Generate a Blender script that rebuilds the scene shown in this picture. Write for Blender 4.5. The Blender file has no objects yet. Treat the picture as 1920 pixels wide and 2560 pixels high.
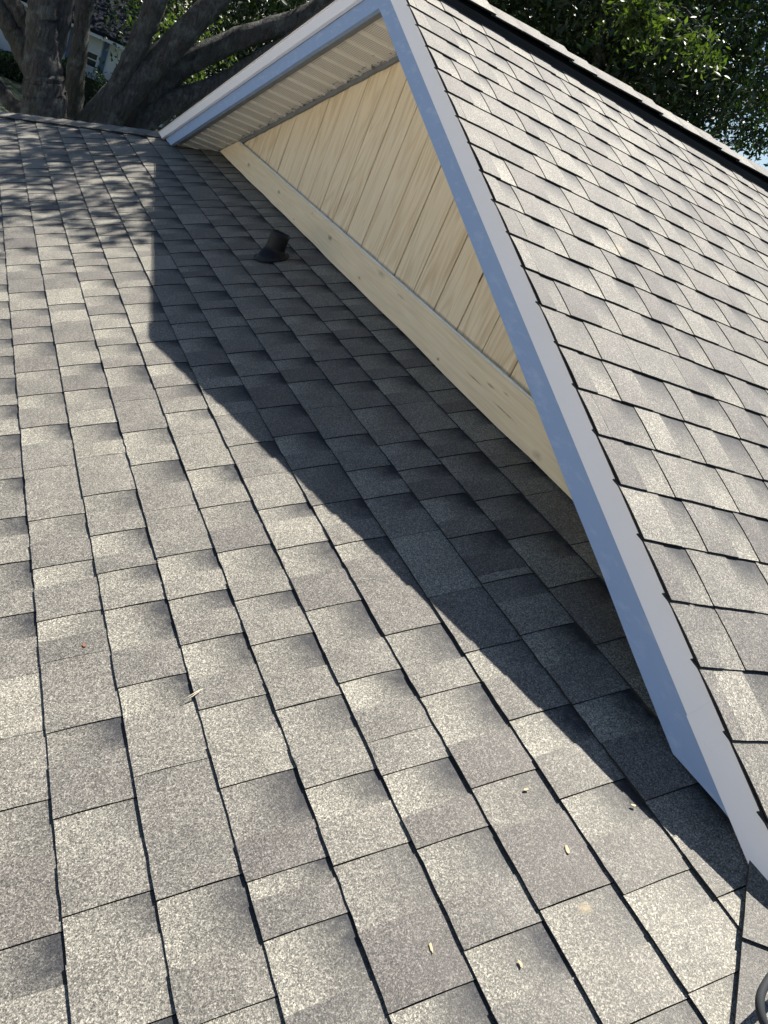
import bpy, bmesh, math, random
import numpy as np
from mathutils import Vector, Matrix

random.seed(7)
rng = np.random.default_rng(7)
SC = bpy.context.scene
COL = SC.collection

# ------------------------------------------------------------------ camera
CAM_R = ((0.37017903, 0.84076716, 0.39506718),
         (0.54681974, 0.14658075, -0.82431927),
         (-0.75096981, 0.52117624, -0.40548695))
CAM_C = Vector((3.52643, -1.66147, 0.70883))
FPX = 2064.96            # focal length in pixels of a 1920 x 2560 frame
cd = bpy.data.cameras.new('camera')
cam = bpy.data.objects.new('camera', cd)
COL.objects.link(cam)
r0, r1, r2 = (Vector(v) for v in CAM_R)
m3 = Matrix((r0, -r1, -r2)).transposed()
cam.matrix_world = Matrix.Translation(CAM_C) @ m3.to_4x4()
cd.sensor_fit = 'VERTICAL'
cd.sensor_height = 24.0
cd.lens = 24.0 * FPX / 2560.0
cd.clip_start = 0.05
cd.clip_end = 2000
SC.camera = cam

# ------------------------------------------------------------------ light
SUN = Vector((-0.275, 0.327, 0.904)).normalized()
SKY_STRENGTH = 0.05
SUN_STRENGTH = 5.0
EXPOSURE = 1.3
w = bpy.data.worlds.new("World")
SC.world = w
w.use_nodes = True
wn = w.node_tree.nodes
sky = wn.new('ShaderNodeTexSky')
sky.sky_type = 'NISHITA'
sky.sun_disc = False
sky.sun_elevation = math.asin(SUN.z)
sky.sun_rotation = math.atan2(SUN.x, SUN.y)
sky.air_density = 1.0
sky.dust_density = 0.6
sky.ozone_density = 2.5
bg = wn['Background']
bg.inputs['Strength'].default_value = SKY_STRENGTH
w.node_tree.links.new(sky.outputs['Color'], bg.inputs['Color'])
ld = bpy.data.lights.new('sun', 'SUN')
ld.energy = SUN_STRENGTH
ld.angle = math.radians(0.5)
ld.color = (1.0, 0.945, 0.86)
sun = bpy.data.objects.new('sun', ld)
COL.objects.link(sun)
sun.rotation_euler = SUN.to_track_quat('Z', 'Y').to_euler()
sun.location = (0, 0, 20)
SC.render.engine = 'CYCLES'
SC.view_settings.view_transform = 'Standard'
SC.view_settings.look = 'None'
SC.view_settings.exposure = EXPOSURE
SC.view_settings.gamma = 1.0
SC.view_settings.use_curve_mapping = False
SC.cycles.use_denoising = True
SC.cycles.denoising_input_passes = 'RGB_ALBEDO_NORMAL'
SC.cycles.max_bounces = 6
SC.cycles.diffuse_bounces = 3
SC.cycles.glossy_bounces = 2
SC.cycles.transmission_bounces = 4
SC.cycles.sample_clamp_indirect = 4.0

# ------------------------------------------------------------------ helpers
def tag(o, label=None, cat=None, group=None, kind=None):
    if label: o['label'] = label
    if cat: o['category'] = cat
    if group: o['group'] = group
    if kind: o['kind'] = kind
    return o

def empty(name, loc=(0, 0, 0)):
    o = bpy.data.objects.new(name, None)
    o.empty_display_size = 0.1
    o.location = loc
    COL.objects.link(o)
    return o

def link(name, me, parent=None):
    o = bpy.data.objects.new(name, me)
    COL.objects.link(o)
    if parent is not None:
        o.parent = parent
        if parent.type == 'EMPTY':      # meshes are modelled in world space; only empties carry a location
            o.matrix_parent_inverse = Matrix.Translation(-parent.location)
    return o

def mesh_obj(name, verts, faces, mats, parent=None, smooth=False, fmat=None):
    me = bpy.data.meshes.new(name)
    me.from_pydata([tuple(v) for v in verts], [], faces)
    for mt in (mats if isinstance(mats, (list, tuple)) else [mats]):
        me.materials.append(mt)
    if fmat: me.polygons.foreach_set('material_index', fmat)
    if smooth: me.polygons.foreach_set('use_smooth', [True] * len(me.polygons))
    me.update()
    return link(name, me, parent)

def prism(poly, axis0, axis1, depth_vec, origin=(0, 0, 0)):
    """closed prism from a 2D polygon; axis0/axis1 span its plane, depth_vec extrudes"""
    O, a, b, d = Vector(origin), Vector(axis0), Vector(axis1), Vector(depth_vec)
    n = len(poly)
    f = [O + a * p[0] + b * p[1] for p in poly]
    k = [v + d for v in f]
    faces = [tuple(range(n)), tuple(range(2 * n - 1, n - 1, -1))]
    faces += [(i, n + i, n + (i + 1) % n, (i + 1) % n) for i in range(n)]
    return f + k, faces

def fix_normals(o):
    bm = bmesh.new(); bm.from_mesh(o.data)
    bmesh.ops.recalc_face_normals(bm, faces=bm.faces)
    bm.to_mesh(o.data); bm.free()
    return o

def prism_obj(name, poly, a, b, d, mat, parent=None, origin=(0, 0, 0), bevel=0.0):
    v, f = prism(poly, a, b, d, origin)
    o = fix_normals(mesh_obj(name, v, f, mat, parent))
    if bevel:
        bm = bmesh.new(); bm.from_mesh(o.data)
        bmesh.ops.bevel(bm, geom=list(bm.edges), offset=bevel, segments=1, affect='EDGES')
        bm.to_mesh(o.data); bm.free()
    return o

def box(name, lo, hi, mat, parent=None, bevel=0.0):
    return prism_obj(name, [(lo[0], lo[1]), (hi[0], lo[1]), (hi[0], hi[1]), (lo[0], hi[1])],
                     (1, 0, 0), (0, 1, 0), (0, 0, hi[2] - lo[2]), mat, parent, (0, 0, lo[2]), bevel)

X, Y, Z = Vector((1, 0, 0)), Vector((0, 1, 0)), Vector((0, 0, 1))

def proj(p):
    q = Vector(p) - CAM_C
    x, y, z = q.dot(r0), q.dot(r1), q.dot(r2)
    if z < 0.05: return None
    return 960 + FPX * x / z, 1280 + FPX * y / z, z

# ------------------------------------------------------------------ materials
class NT:
    def __init__(self, name):
        self.m = bpy.data.materials.new(name)
        self.m.use_nodes = True
        self.t = self.m.node_tree
        self.b = self.t.nodes['Principled BSDF']
    def n(self, typ, **kw):
        nd = self.t.nodes.new('ShaderNode' + typ)
        for k, v in kw.items(): setattr(nd, k, v)
        return nd
    def l(self, a, b): self.t.links.new(a, b)
    def pos(self): return self.n('NewGeometry').outputs['Position']
    def obj(self): return self.n('TexCoord').outputs['Object']
    def rnd(self): return self.n('ObjectInfo').outputs['Random']
    def map(self, vec, scale=(1, 1, 1), loc=(0, 0, 0), rot=(0, 0, 0)):
        nd = self.n('Mapping'); self.l(vec, nd.inputs['Vector'])
        nd.inputs['Scale'].default_value = scale
        nd.inputs['Location'].default_value = loc
        nd.inputs['Rotation'].default_value = rot
        return nd.outputs['Vector']
    def noise(self, vec, scale, detail=3, rough=0.55, dist=0.0):
        nd = self.n('TexNoise'); self.l(vec, nd.inputs['Vector'])
        nd.inputs['Scale'].default_value = scale
        nd.inputs['Detail'].default_value = detail
        nd.inputs['Roughness'].default_value = rough
        nd.inputs['Distortion'].default_value = dist
        return nd.outputs['Fac']
    def voro(self, vec, scale, out='Color', feature='F1'):
        nd = self.n('TexVoronoi', feature=feature); self.l(vec, nd.inputs['Vector'])
        nd.inputs['Scale'].default_value = scale
        return nd.outputs[out]
    def math(self, op, a, b=None, c=None, clamp=False):
        nd = self.n('Math', operation=op, use_clamp=clamp)
        for i, v in enumerate((a, b, c)):
            if v is None: continue
            if isinstance(v, (int, float)): nd.inputs[i].default_value = v
            else: self.l(v, nd.inputs[i])
        return nd.outputs[0]
    def ramp(self, fac, stops, interp='LINEAR'):
        nd = self.n('ValToRGB'); self.l(fac, nd.inputs['Fac'])
        cr = nd.color_ramp; cr.interpolation = interp
        while len(cr.elements) < len(stops): cr.elements.new(0.5)
        for e, (p, c) in zip(cr.elements, stops):
            e.position = p
            e.color = (*c, 1) if isinstance(c, (tuple, list)) else (c, c, c, 1)
        return nd.outputs['Color']
    def mix(self, fac, a, b, mode='MIX'):
        nd = self.n('Mix', data_type='RGBA', blend_type=mode)
        for i, v in ((0, fac), (6, a), (7, b)):
            if isinstance(v, (int, float)): nd.inputs[i].default_value = v if i == 0 else (v, v, v, 1)
            elif isinstance(v, tuple): nd.inputs[i].default_value = (*v, 1)
            else: self.l(v, nd.inputs[i])
        return nd.outputs[2]
    def sep(self, col):
        nd = self.n('SeparateColor'); self.l(col, nd.inputs[0]); return nd.outputs
    def sepv(self, v):
        nd = self.n('SeparateXYZ'); self.l(v, nd.inputs[0]); return nd.outputs
    def bump(self, h, strength=0.3, dist=0.01):
        nd = self.n('Bump'); self.l(h, nd.inputs['Height'])
        nd.inputs['Strength'].default_value = strength
        nd.inputs['Distance'].default_value = dist
        self.l(nd.outputs[0], self.b.inputs['Normal'])
    def color(self, c):
        if isinstance(c, tuple): self.b.inputs['Base Color'].default_value = (*c, 1)
        else: self.l(c, self.b.inputs['Base Color'])
    def set(self, **kw):
        for k, v in kw.items():
            s = self.b.inputs[k.replace('_', ' ')]
            if isinstance(v, (int, float)): s.default_value = v
            else: self.l(v, s)

def simple(name, col, rough=0.6, vary=0.15, scale=8.0, bump=0.0, spec=0.4):
    t = NT(name)
    f = t.noise(t.pos(), scale, 5, 0.6)
    t.color(t.ramp(f, [(0.25, tuple(c * (1 - vary) for c in col)), (0.75, tuple(min(1, c * (1 + vary)) for c in col))]))
    t.set(Roughness=rough, Specular_IOR_Level=spec)
    if bump: t.bump(t.noise(t.pos(), scale * 12, 4), bump, 0.004)
    return t.m

def shingle_material():
    t = NT('granule_shingle')
    at = t.n('Attribute', attribute_name='cell')
    tone, band, warm = t.sep(at.outputs['Color'])[0:3]
    pos = t.pos()
    base = t.ramp(tone, [(0.0, (0.072, 0.068, 0.064)), (0.5, (0.142, 0.134, 0.117)), (1.0, (0.238, 0.226, 0.188))])
    base = t.mix(t.math('MULTIPLY', warm, 0.6), base, (0.106, 0.095, 0.087))
    n2 = t.noise(pos, 28, 4, 0.65)
    bnd = t.math('MULTIPLY', band, t.math('MULTIPLY_ADD', n2, 1.5, 0.42), clamp=True)
    base = t.mix(bnd, base, (0.019, 0.020, 0.024))
    # patchy wear
    n3 = t.noise(pos, 7, 3, 0.6)
    base = t.mix(1.0, base, t.ramp(n3, [(0.3, 0.86), (0.7, 1.12)]), 'MULTIPLY')
    # the granules themselves: three sizes of grit, each grain its own colour
    g1 = t.sep(t.voro(pos, 720))[0]
    g2 = t.sep(t.voro(pos, 400))[1]
    g3 = t.noise(pos, 150, 2, 0.7)
    gm = t.math('ADD', t.math('MULTIPLY', g1, 0.5), t.math('MULTIPLY', g2, 0.5))
    gr = t.ramp(gm, [(0.12, 0.20), (0.36, 0.62), (0.58, 1.04), (0.78, 1.75), (0.93, 2.5)])
    base = t.mix(1.0, base, gr, 'MULTIPLY')
    base = t.mix(1.0, base, t.ramp(g3, [(0.3, 0.86), (0.7, 1.15)]), 'MULTIPLY')
    # a pale tan scuff on each slope
    for c, rad in (((2.986, -0.58, -0.25), 0.016), ((1.373, 0.212, 0.625), 0.03)):
        d = t.n('VectorMath', operation='DISTANCE'); t.l(pos, d.inputs[0]); d.inputs[1].default_value = c
        k = t.math('ADD', t.math('MULTIPLY', d.outputs['Value'], 1.0 / rad), t.math('MULTIPLY', t.noise(pos, 90, 3), 1.2))
        base = t.mix(t.ramp(k, [(1.0 / 2, 0.55), (1.5 / 2, 0.0)]) if False else t.math('MULTIPLY', t.math('SUBTRACT', 1.55, k, clamp=True), 0.6), base, (0.42, 0.33, 0.2))
    t.color(base)
    t.set(Roughness=t.math('MULTIPLY_ADD', g2, 0.3, 0.55), Specular_IOR_Level=0.5)
    h = t.math('ADD', t.math('MULTIPLY', g1, 0.5), t.math('MULTIPLY', g2, 0.8))
    t.bump(h, 0.75, 0.0012)
    return t.m

def edge_material():
    t = NT('asphalt_edge')
    t.color(t.ramp(t.noise(t.pos(), 300, 3), [(0.35, (0.012, 0.012, 0.013)), (0.75, (0.045, 0.044, 0.042))]))
    t.set(Roughness=0.85, Specular_IOR_Level=0.25)
    return t.m

def plywood_material():
    t = NT('pine_plywood')
    o = t.pos()
    r = t.rnd()
    off = t.n('CombineXYZ'); t.l(t.math('MULTIPLY', r, 37.0), off.inputs[0]); t.l(t.math('MULTIPLY', r, 11.0), off.inputs[2])
    ad = t.n('VectorMath', operation='ADD'); t.l(o, ad.inputs[0]); t.l(off.outputs[0], ad.inputs[1])
    v = t.map(ad.outputs[0], (8, 8, 1.15))
    f = t.noise(v, 1.0, 2, 0.5, 0.7)
    rings = t.math('SINE', t.math('MULTIPLY', f, 46.0))
    rings = t.math('MULTIPLY_ADD', rings, 0.5, 0.5)
    rings = t.math('POWER', rings, 2.2)
    amp = t.ramp(t.noise(t.map(ad.outputs[0], (3, 3, 0.8), (3, 0, 1)), 1.3, 2), [(0.35, 0.25), (0.65, 0.95)])
    c = t.mix(t.math('MULTIPLY', rings, amp), (0.91, 0.74, 0.51), (0.74, 0.54, 0.32))
    fine = t.noise(t.map(ad.outputs[0], (130, 130, 4)), 1.0, 3, 0.6)
    c = t.mix(1.0, c, t.ramp(fine, [(0.3, 0.86), (0.7, 1.06)]), 'MULTIPLY')
    # reddish sap streaks and the odd dark check
    s = t.noise(t.map(ad.outputs[0], (16, 16, 1.6), (9, 0, 4)), 1.0, 3, 0.6)
    c = t.mix(t.ramp(s, [(0.6, 0.0), (0.72, 0.55)]), c, (0.52, 0.33, 0.17))
    s2 = t.noise(t.map(ad.outputs[0], (60, 60, 5), (2, 0, 8)), 1.0, 2, 0.5)
    c = t.mix(t.ramp(s2, [(0.76, 0.0), (0.79, 0.8)]), c, (0.16, 0.10, 0.05))
    t.color(c)
    t.set(Roughness=0.62, Specular_IOR_Level=0.3)
    t.bump(fine, 0.15, 0.001)
    return t.m

def trim_material():
    t = NT('pine_trim_board')
    o = t.pos()
    v = t.map(o, (0.7, 6, 11))
    f = t.noise(v, 1.0, 2, 0.5, 0.3)
    rings = t.math('POWER', t.math('MULTIPLY_ADD', t.math('SINE', t.math('MULTIPLY', f, 60.0)), 0.5, 0.5), 3.0)
    c = t.mix(t.math('MULTIPLY', rings, 0.28), (0.90, 0.73, 0.50), (0.76, 0.57, 0.35))
    c = t.mix(1.0, c, t.ramp(t.noise(t.map(o, (5, 90, 130)), 1.0, 3), [(0.3, 0.9), (0.7, 1.05)]), 'MULTIPLY')
    c = t.mix(t.ramp(t.noise(t.map(o, (2.5, 6, 9), (4, 4, 4)), 1.0, 3), [(0.6, 0.0), (0.75, 0.4)]), c, (0.62, 0.52, 0.33))
    # knots, nail holes and checks at the places they have on the board
    for (kx, kz, rx, rz, dark) in ((-1.783, .078, .035, .012, .75), (-1.113, .082, .03, .011, .7), (-.234, .088, .034, .012, .8),
                                   (-.756, .029, .012, .005, .8), (.214, .045, .016, .006, .6), (.389, .125, .05, .012, .45),
                                   (1.051, .03, .012, .006, .8), (1.401, .091, .03, .004, .7), (1.491, .106, .02, .004, .6),
                                   (1.30, .070, .06, .0025, .85), (1.52, .058, .08, .0025, .85), (1.754, .03, .03, .012, .4),
                                   (.62, .11, .05, .006, .4), (-.55, .12, .01, .005, .6)):
        sv = t.sepv(o)
        dx = t.math('MULTIPLY', t.math('SUBTRACT', sv[0], kx), 1.0 / rx)
        dz = t.math('MULTIPLY', t.math('SUBTRACT', sv[2], kz), 1.0 / rz)
        d = t.math('SQRT', t.math('ADD', t.math('MULTIPLY', dx, dx), t.math('MULTIPLY', dz, dz)))
        d = t.math('ADD', d, t.math('MULTIPLY_ADD', t.noise(o, 60, 2), 0.8, -0.4))
        c = t.mix(t.math('MULTIPLY', t.math('SUBTRACT', 1.15, d, clamp=True), dark), c, (0.22, 0.13, 0.06))
    t.color(c)
    t.set(Roughness=0.58, Specular_IOR_Level=0.3)
    return t.m

def paint_material(name, col, wear, wear_amt, rough=0.45):
    t = NT(name)
    p = t.pos()
    c = t.mix(t.ramp(t.noise(p, 3.5, 4, 0.6), [(0.3, 0.0), (0.7, 0.5)]), col, tuple(x * 0.93 for x in col))
    st = t.noise(t.map(p, (12, 40, 34), rot=(0, math.radians(22), 0)), 1.0, 5, 0.68)
    c = t.mix(t.ramp(st, [(0.52, 0.0), (0.72, wear_amt)]), c, wear)
    dk = t.noise(t.map(p, (14, 40, 50), (5, 1, 2), rot=(0, math.radians(22), 0)), 1.0, 4, 0.7)
    c = t.mix(t.ramp(dk, [(0.68, 0.0), (0.8, 0.35)]), c, tuple(x * 0.45 for x in col))
    t.color(c)
    t.set(Roughness=rough, Specular_IOR_Level=0.45)
    t.bump(t.noise(p, 140, 3), 0.06, 0.002)
    return t.m

def soffit_material():
    t = NT('vented_soffit_metal')
    uv = t.n('UVMap', uv_map='UVMap').outputs[0]
    s = t.sepv(uv)
    # rows of short slots punched in the perforated bands (u along slope, v across the overhang)
    fu = t.math('FRACT', t.math('MULTIPLY', s[0], 1 / 0.0105))
    fv = t.math('FRACT', t.math('MULTIPLY', s[1], 1 / 0.0100))
    a = t.math('LESS_THAN', t.math('ABSOLUTE', t.math('SUBTRACT', fu, 0.5)), 0.23)
    b = t.math('LESS_THAN', t.math('ABSOLUTE', t.math('SUBTRACT', fv, 0.5)), 0.34)
    pu = t.math('FRACT', t.math('MULTIPLY', s[0], 1 / 0.131))
    band = t.math('LESS_THAN', t.math('ABSOLUTE', t.math('SUBTRACT', pu, 0.5)), 0.34)
    hole = t.math('MULTIPLY', t.math('MULTIPLY', a, b), band)
    c = t.ramp(t.noise(t.pos(), 5, 4), [(0.3, (0.80, 0.76, 0.70)), (0.7, (0.86, 0.82, 0.76))])
    # grime where the panels meet the wall
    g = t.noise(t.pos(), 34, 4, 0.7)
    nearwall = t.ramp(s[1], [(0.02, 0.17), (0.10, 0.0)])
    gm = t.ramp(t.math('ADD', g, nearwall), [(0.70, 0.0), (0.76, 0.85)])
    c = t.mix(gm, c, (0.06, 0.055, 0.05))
    c = t.mix(t.math('MULTIPLY', hole, 0.75), c, (0.10, 0.095, 0.085))
    t.color(c)
    t.set(Roughness=0.5, Specular_IOR_Level=0.35)
    return t.m

def bark_material():
    t = NT('grey_bark')
    p = t.pos()
    v = t.map(p, (30, 30, 7))
    f = t.noise(v, 1.0, 6, 0.75, 0.8)
    c = t.ramp(f, [(0.3, (0.030, 0.027, 0.025)), (0.5, (0.095, 0.089, 0.083)), (0.75, (0.17, 0.163, 0.153))])
    li = t.noise(p, 7, 5, 0.7)
    c = t.mix(t.ramp(li, [(0.5, 0.0), (0.64, 0.7)]), c, (0.21, 0.23, 0.21))
    mo = t.noise(p, 2.2, 4, 0.6)
    c = t.mix(t.ramp(mo, [(0.52, 0.0), (0.7, 0.6)]), c, (0.07, 0.075, 0.05))
    t.color(c); t.set(Roughness=0.9, Specular_IOR_Level=0.2)
    t.bump(f, 1.0, 0.05)
    return t.m

def leaf_material(name, dark, light, trans=0.45):
    t = NT(name)
    at = t.n('Attribute', attribute_name='leaf')
    tone = t.sep(at.outputs['Color'])[0]
    c = t.ramp(tone, [(0.0, dark), (0.7, light), (1.0, tuple(min(1, x * 1.5) for x in light))])
    t.color(c)
    t.set(Roughness=0.38, Specular_IOR_Level=0.5)
    tr = t.n('BsdfTranslucent')
    t.l(t.mix(1.0, c, (1.5, 1.9, 0.7), 'MULTIPLY'), tr.inputs['Color'])
    mx = t.n('MixShader'); mx.inputs[0].default_value = trans
    t.l(t.b.outputs[0], mx.inputs[1]); t.l(tr.outputs[0], mx.inputs[2])
    t.l(mx.outputs[0], t.t.nodes['Material Output'].inputs['Surface'])
    return t.m

def grass_material():
    t = NT('lawn_ground')
    p = t.pos()
    f = t.noise(p, 1.2, 6, 0.7)
    c = t.ramp(f, [(0.3, (0.010, 0.020, 0.006)), (0.6, (0.02, 0.038, 0.010)), (0.8, (0.035, 0.044, 0.017))])
    c = t.mix(1.0, c, t.ramp(t.noise(p, 45, 4), [(0.3, 0.6), (0.7, 1.3)]), 'MULTIPLY')
    t.color(c); t.set(Roughness=0.9)
    t.bump(t.noise(p, 60, 3), 0.8, 0.04)
    return t.m

M = dict(bounce=simple('bounce_concrete', (0.50, 0.47, 0.42), 0.85, 0.1, 1.5, 0.2), shingle=shingle_material(), edge=edge_material(), ply=plywood_material(), trim=trim_material(),
         white=paint_material('white_trim_paint', (0.90, 0.87, 0.90), (0.80, 0.78, 0.80), 0.12, 0.4),
         blue=paint_material('blue_grey_fascia_paint', (0.265, 0.375, 0.60), (0.45, 0.54, 0.70), 0.5, 0.6),
         soffit=soffit_material(), bark=bark_material(), grass=grass_material(),
         leaf=leaf_material('oak_leaf', (0.008, 0.016, 0.005), (0.024, 0.042, 0.010), 0.22),
         leaf_lit=leaf_material('sunlit_leaf', (0.016, 0.030, 0.007), (0.062, 0.082, 0.018), 0.42),  # lighter leaf for sunlit foliage, part of the sunlight put into its colour
         hedge=leaf_material('hedge_leaf', (0.012, 0.024, 0.010), (0.03, 0.055, 0.016), 0.25),
         felt=simple('roofing_felt', (0.022, 0.022, 0.023), 0.9, 0.2, 20),
         vent=simple('black_vent_plastic', (0.016, 0.016, 0.018), 0.55, 0.2, 15, 0.2),
         channel=simple('grey_channel_metal', (0.17, 0.18, 0.19), 0.5, 0.15, 12),
         caulk=simple('grey_caulk', (0.80, 0.79, 0.76), 0.6, 0.1, 30),
         backing=simple('groove_backing_board', (0.09, 0.06, 0.035), 0.8, 0.2, 12),
         rubber=simple('black_rubber', (0.009, 0.010, 0.011), 0.6, 0.2, 30, 0.15),
         stucco=simple('white_house_paint', (0.68, 0.68, 0.66), 0.8, 0.04, 3),
         farblue=simple('blue_shutter_paint', (0.10, 0.15, 0.24), 0.6, 0.1, 6),
         farroof=simple('dark_grey_roofing', (0.017, 0.019, 0.025), 0.95, 0.3, 9, 0.4, 0.05),
         chip=simple('fresh_wood_chip', (0.44, 0.35, 0.21), 0.7, 0.12, 90),
         twig=simple('pale_twig', (0.50, 0.44, 0.33), 0.7, 0.15, 120),
         rust=simple('rusty_leaf', (0.24, 0.09, 0.04), 0.6, 0.2, 90),
         cable=simple('black_cable_jacket', (0.016, 0.018, 0.021), 0.8, 0.15, 40),
         blind=simple('window_blind', (0.66, 0.67, 0.64), 0.6, 0.05, 8),
         curtain=simple('dark_room', (0.03, 0.032, 0.035), 0.8, 0.2, 4))
g = NT('window_glass'); g.color((0.02, 0.025, 0.03)); g.set(Roughness=0.06, Specular_IOR_Level=0.6)
M['glass'] = g.m

# ------------------------------------------------------------------ house geometry (metres; gable wall in the plane y = 0)
Q, H, P = 0.435, 1.1811, 0.4054           # hip slope, ridge height, gable slope
D1, D2 = 0.3002, 0.278                    # rake trim and fascia planes stand this far out from the wall
HB, HLB, BH = 1.0169, 1.1023, 0.1445      # soffit / white trim bottom heights at the ridge, trim board height
CA, CB = 1 / math.hypot(1, Q), 1 / math.hypot(1, P)
EA, EB = 0.1446, 0.143                    # shingle exposure
OFFA, OFFB = 0.3806, 0.3538
EAVE = -1.05
YE = EAVE / Q                             # eave line of the hip slope (negative y)
XE = (H - EAVE) / P
GROUND = -3.4

house = empty('house', (0, 0, GROUND))
tag(house, 'shingled house roof with a bare plywood gable and blue fascia, in the foreground', 'house')

def hipx(y): return (H - Q * y) / P
HIP0 = Vector((hipx(-D1 + .02), -D1 + .02, Q * (-D1 + .02)))
HIP1 = Vector((hipx(YE), YE, Q * YE))
HD = (HIP1 - HIP0).normalized()

deckA = fix_normals(mesh_obj('hip_slope', *prism([(-hipx(0), 0.02), (hipx(0), 0.02), (XE, YE), (-XE, YE)], X, Vector((0, 1, Q)), Vector((0, 0, -.02)), (0, 0, -.003)), M['felt'], house))
deckB = fix_normals(mesh_obj('gable_slope', *prism([(0, -D1 + .012), (HIP0.x, -D1 + .012), (XE, YE), (XE, 6), (0, 6)], Vector((1, 0, -P)), Y, Vector((0, 0, -.02)), (0, 0, H - .004)), M['felt'], house))
mirror_poly = [(0, -D1 + .012), (-HIP0.x, -D1 + .012), (-XE, YE), (-XE, 6), (0, 6)]
deckC = fix_normals(mesh_obj('gable_slope', *prism(mirror_poly, Vector((1, 0, P)), Y, Vector((0, 0, -.02)), (0, 0, H - .004)), M['shingle'], house))

class Frame:
    def __init__(self, o, t, v, n):
        self.o, self.t, self.v, self.n = Vector(o), Vector(t).normalized(), Vector(v).normalized(), Vector(n).normalized()
        self.flip = self.t.cross(self.v).dot(self.n) < 0
    def p(self, t, v, n): return self.o + self.t * t + self.v * v + self.n * n
FA = Frame((0, 0, 0), X, (0, -1, -Q), (0, -Q, 1))
FB = Frame((0, 0, H), -Y, (1, 0, -P), (P, 0, 1))
FC = Frame((0, 0, H), Y, (-1, 0, -P), (-P, 0, 1))
TAU, TOOTH = 0.0062, 0.0023

def shingle_data(fr, t0, t1, vb, e, v_top, fine, plain_start=False):
    """one shingle tab: a lower gap half, then a raised tooth half, in course ending at v = vb"""
    R = random.random
    w_ = t1 - t0
    frac = random.uniform(.36, .62)
    if R() < 0.10 or w_ < .085: frac = 0.0
    if plain_start: frac = 0.0
    skew = random.uniform(-.006, .006)
    tone_t = min(1, max(0, random.gauss(.50, .14)))
    tone_g = min(1, max(0, random.gauss(.64, .14)))
    if fr is FA: tone_t, tone_g = min(1, tone_t + .10), min(1, tone_g + .08)
    warm = random.choice((0, 0, .1, .2, .5, .9)) if R() < .8 else .3
    if warm > .5: tone_t *= .75
    band = random.choice((.5, .75, .9, 1.0, 1.0, 1.0))
    sag = random.uniform(.0012, .0018)
    lift = random.uniform(0, .0003)
    ju = random.uniform(-.0005, .0005)
    st = .028 if fine else .06
    V = [-.022, .0, e * .33, e * .66, e]
    verts, faces, fm, att = [], [], [], []
    tm = t0 + frac * w_
    tau = TAU if fr is FA else .0046
    def hgt(v): return 0.0 if v <= 0 else tau * (v / e) + sag * math.sin(math.pi * min(1, v / e)) + lift * (v / e)
    def patch(ta, tb, raised):
        nn = max(1, round((tb - ta) / st))
        cols = [ta + (tb - ta) * i / nn for i in range(nn + 1)]
        base = len(verts)
        for i, tt in enumerate(cols):
            jb = ju + random.gauss(0, .0006) + (0.0004 if raised else 0)
            for j, v in enumerate(V):
                k = max(0.0, v) / e
                t_ = tt + (skew * k if abs(tt - tm) < 1e-6 and frac > 0 else 0) + (random.gauss(0, .0003) if j > 1 else 0)
                vv = vb - e + v + (jb if j == 4 else 0)
                vv = max(vv, v_top)
                hh = hgt(v) + (TOOTH * (1 if v > 0 else (.75 if v == 0 else -.2)) if raised else 0) - (.004 if v < 0 else 0)
                verts.append(fr.p(t_, vv, hh))
                if raised: att.append((tone_t + random.gauss(0, .03), 0.05 if j < 2 else 0.0, warm, 1))
                else:
                    ka = max(0, 1 - k * 1.25) * (.55 + .45 * max(0.0, 1 - (tt - ta) / max(.01, tb - ta)) ** .4 if tb > ta else 1)
                    att.append((tone_g + .10 * k + .10 * (1 - (tt - ta) / max(.01, tb - ta)), band * ka, warm * .3, 1))
        n5 = len(V)
        for i in range(nn):
            for j in range(n5 - 1):
                a = base + i * n5 + j
                faces.append((a, a + n5, a + n5 + 1, a + 1)); fm.append(0)
        # butt edge
        for i in range(nn):
            a, b = base + i * n5 + n5 - 1, base + (i + 1) * n5 + n5 - 1
            k0 = len(verts)
            for s in (a, b):
                p = verts[s]; hh = (p - fr.o).dot(fr.n)
                verts.append(p - fr.n * (hh + .0012) ); att.append((0, 1, 0, 1))
            faces.append((a, b, k0 + 1, k0)); fm.append(1)
        return base, nn
    n5 = len(V)
    gapw = .0007
    if frac > 0: patch(t0 + gapw, tm, False)
    b0, nn = patch(tm if frac > 0 else t0 + gapw, t1 - gapw, True)
    # both flanks of the tooth
    for col, drop, mi in ((b0, TOOTH, 0), (b0 + nn * n5, TOOTH + .0012, 1)):
        k0 = len(verts)
        for j in range(n5):
            verts.append(verts[col + j] - fr.n * drop); att.append(att[col + j])
        for j in range(n5 - 1):
            f = (col + j, col + j + 1, k0 + j + 1, k0 + j)
            faces.append(f if mi == 0 else f[::-1]); fm.append(mi)
    if fr.flip: faces = [f[::-1] for f in faces]
    return verts, faces, fm, att

def build_mesh(name, verts, faces, fm, att, mats):
    me = bpy.data.meshes.new(name)
    me.from_pydata([tuple(v) for v in verts], [], faces)
    for m in mats: me.materials.append(m)
    me.polygons.foreach_set('material_index', np.array(fm, dtype=np.int32))
    ca = me.color_attributes.new('cell', 'FLOAT_COLOR', 'POINT')
    ca.data.foreach_set("color", np.array(att, dtype=np.float32).ravel())
    return me

def clip(me, planes):
    bm = bmesh.new(); bm.from_mesh(me)
    for co, no in planes:
        g_ = list(bm.verts) + list(bm.edges) + list(bm.faces)
        bmesh.ops.bisect_plane(bm, geom=g_, plane_co=co, plane_no=no, clear_outer=True)
    ok = len(bm.faces) > 0
    bm.to_mesh(me); bm.free()
    return ok

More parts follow.
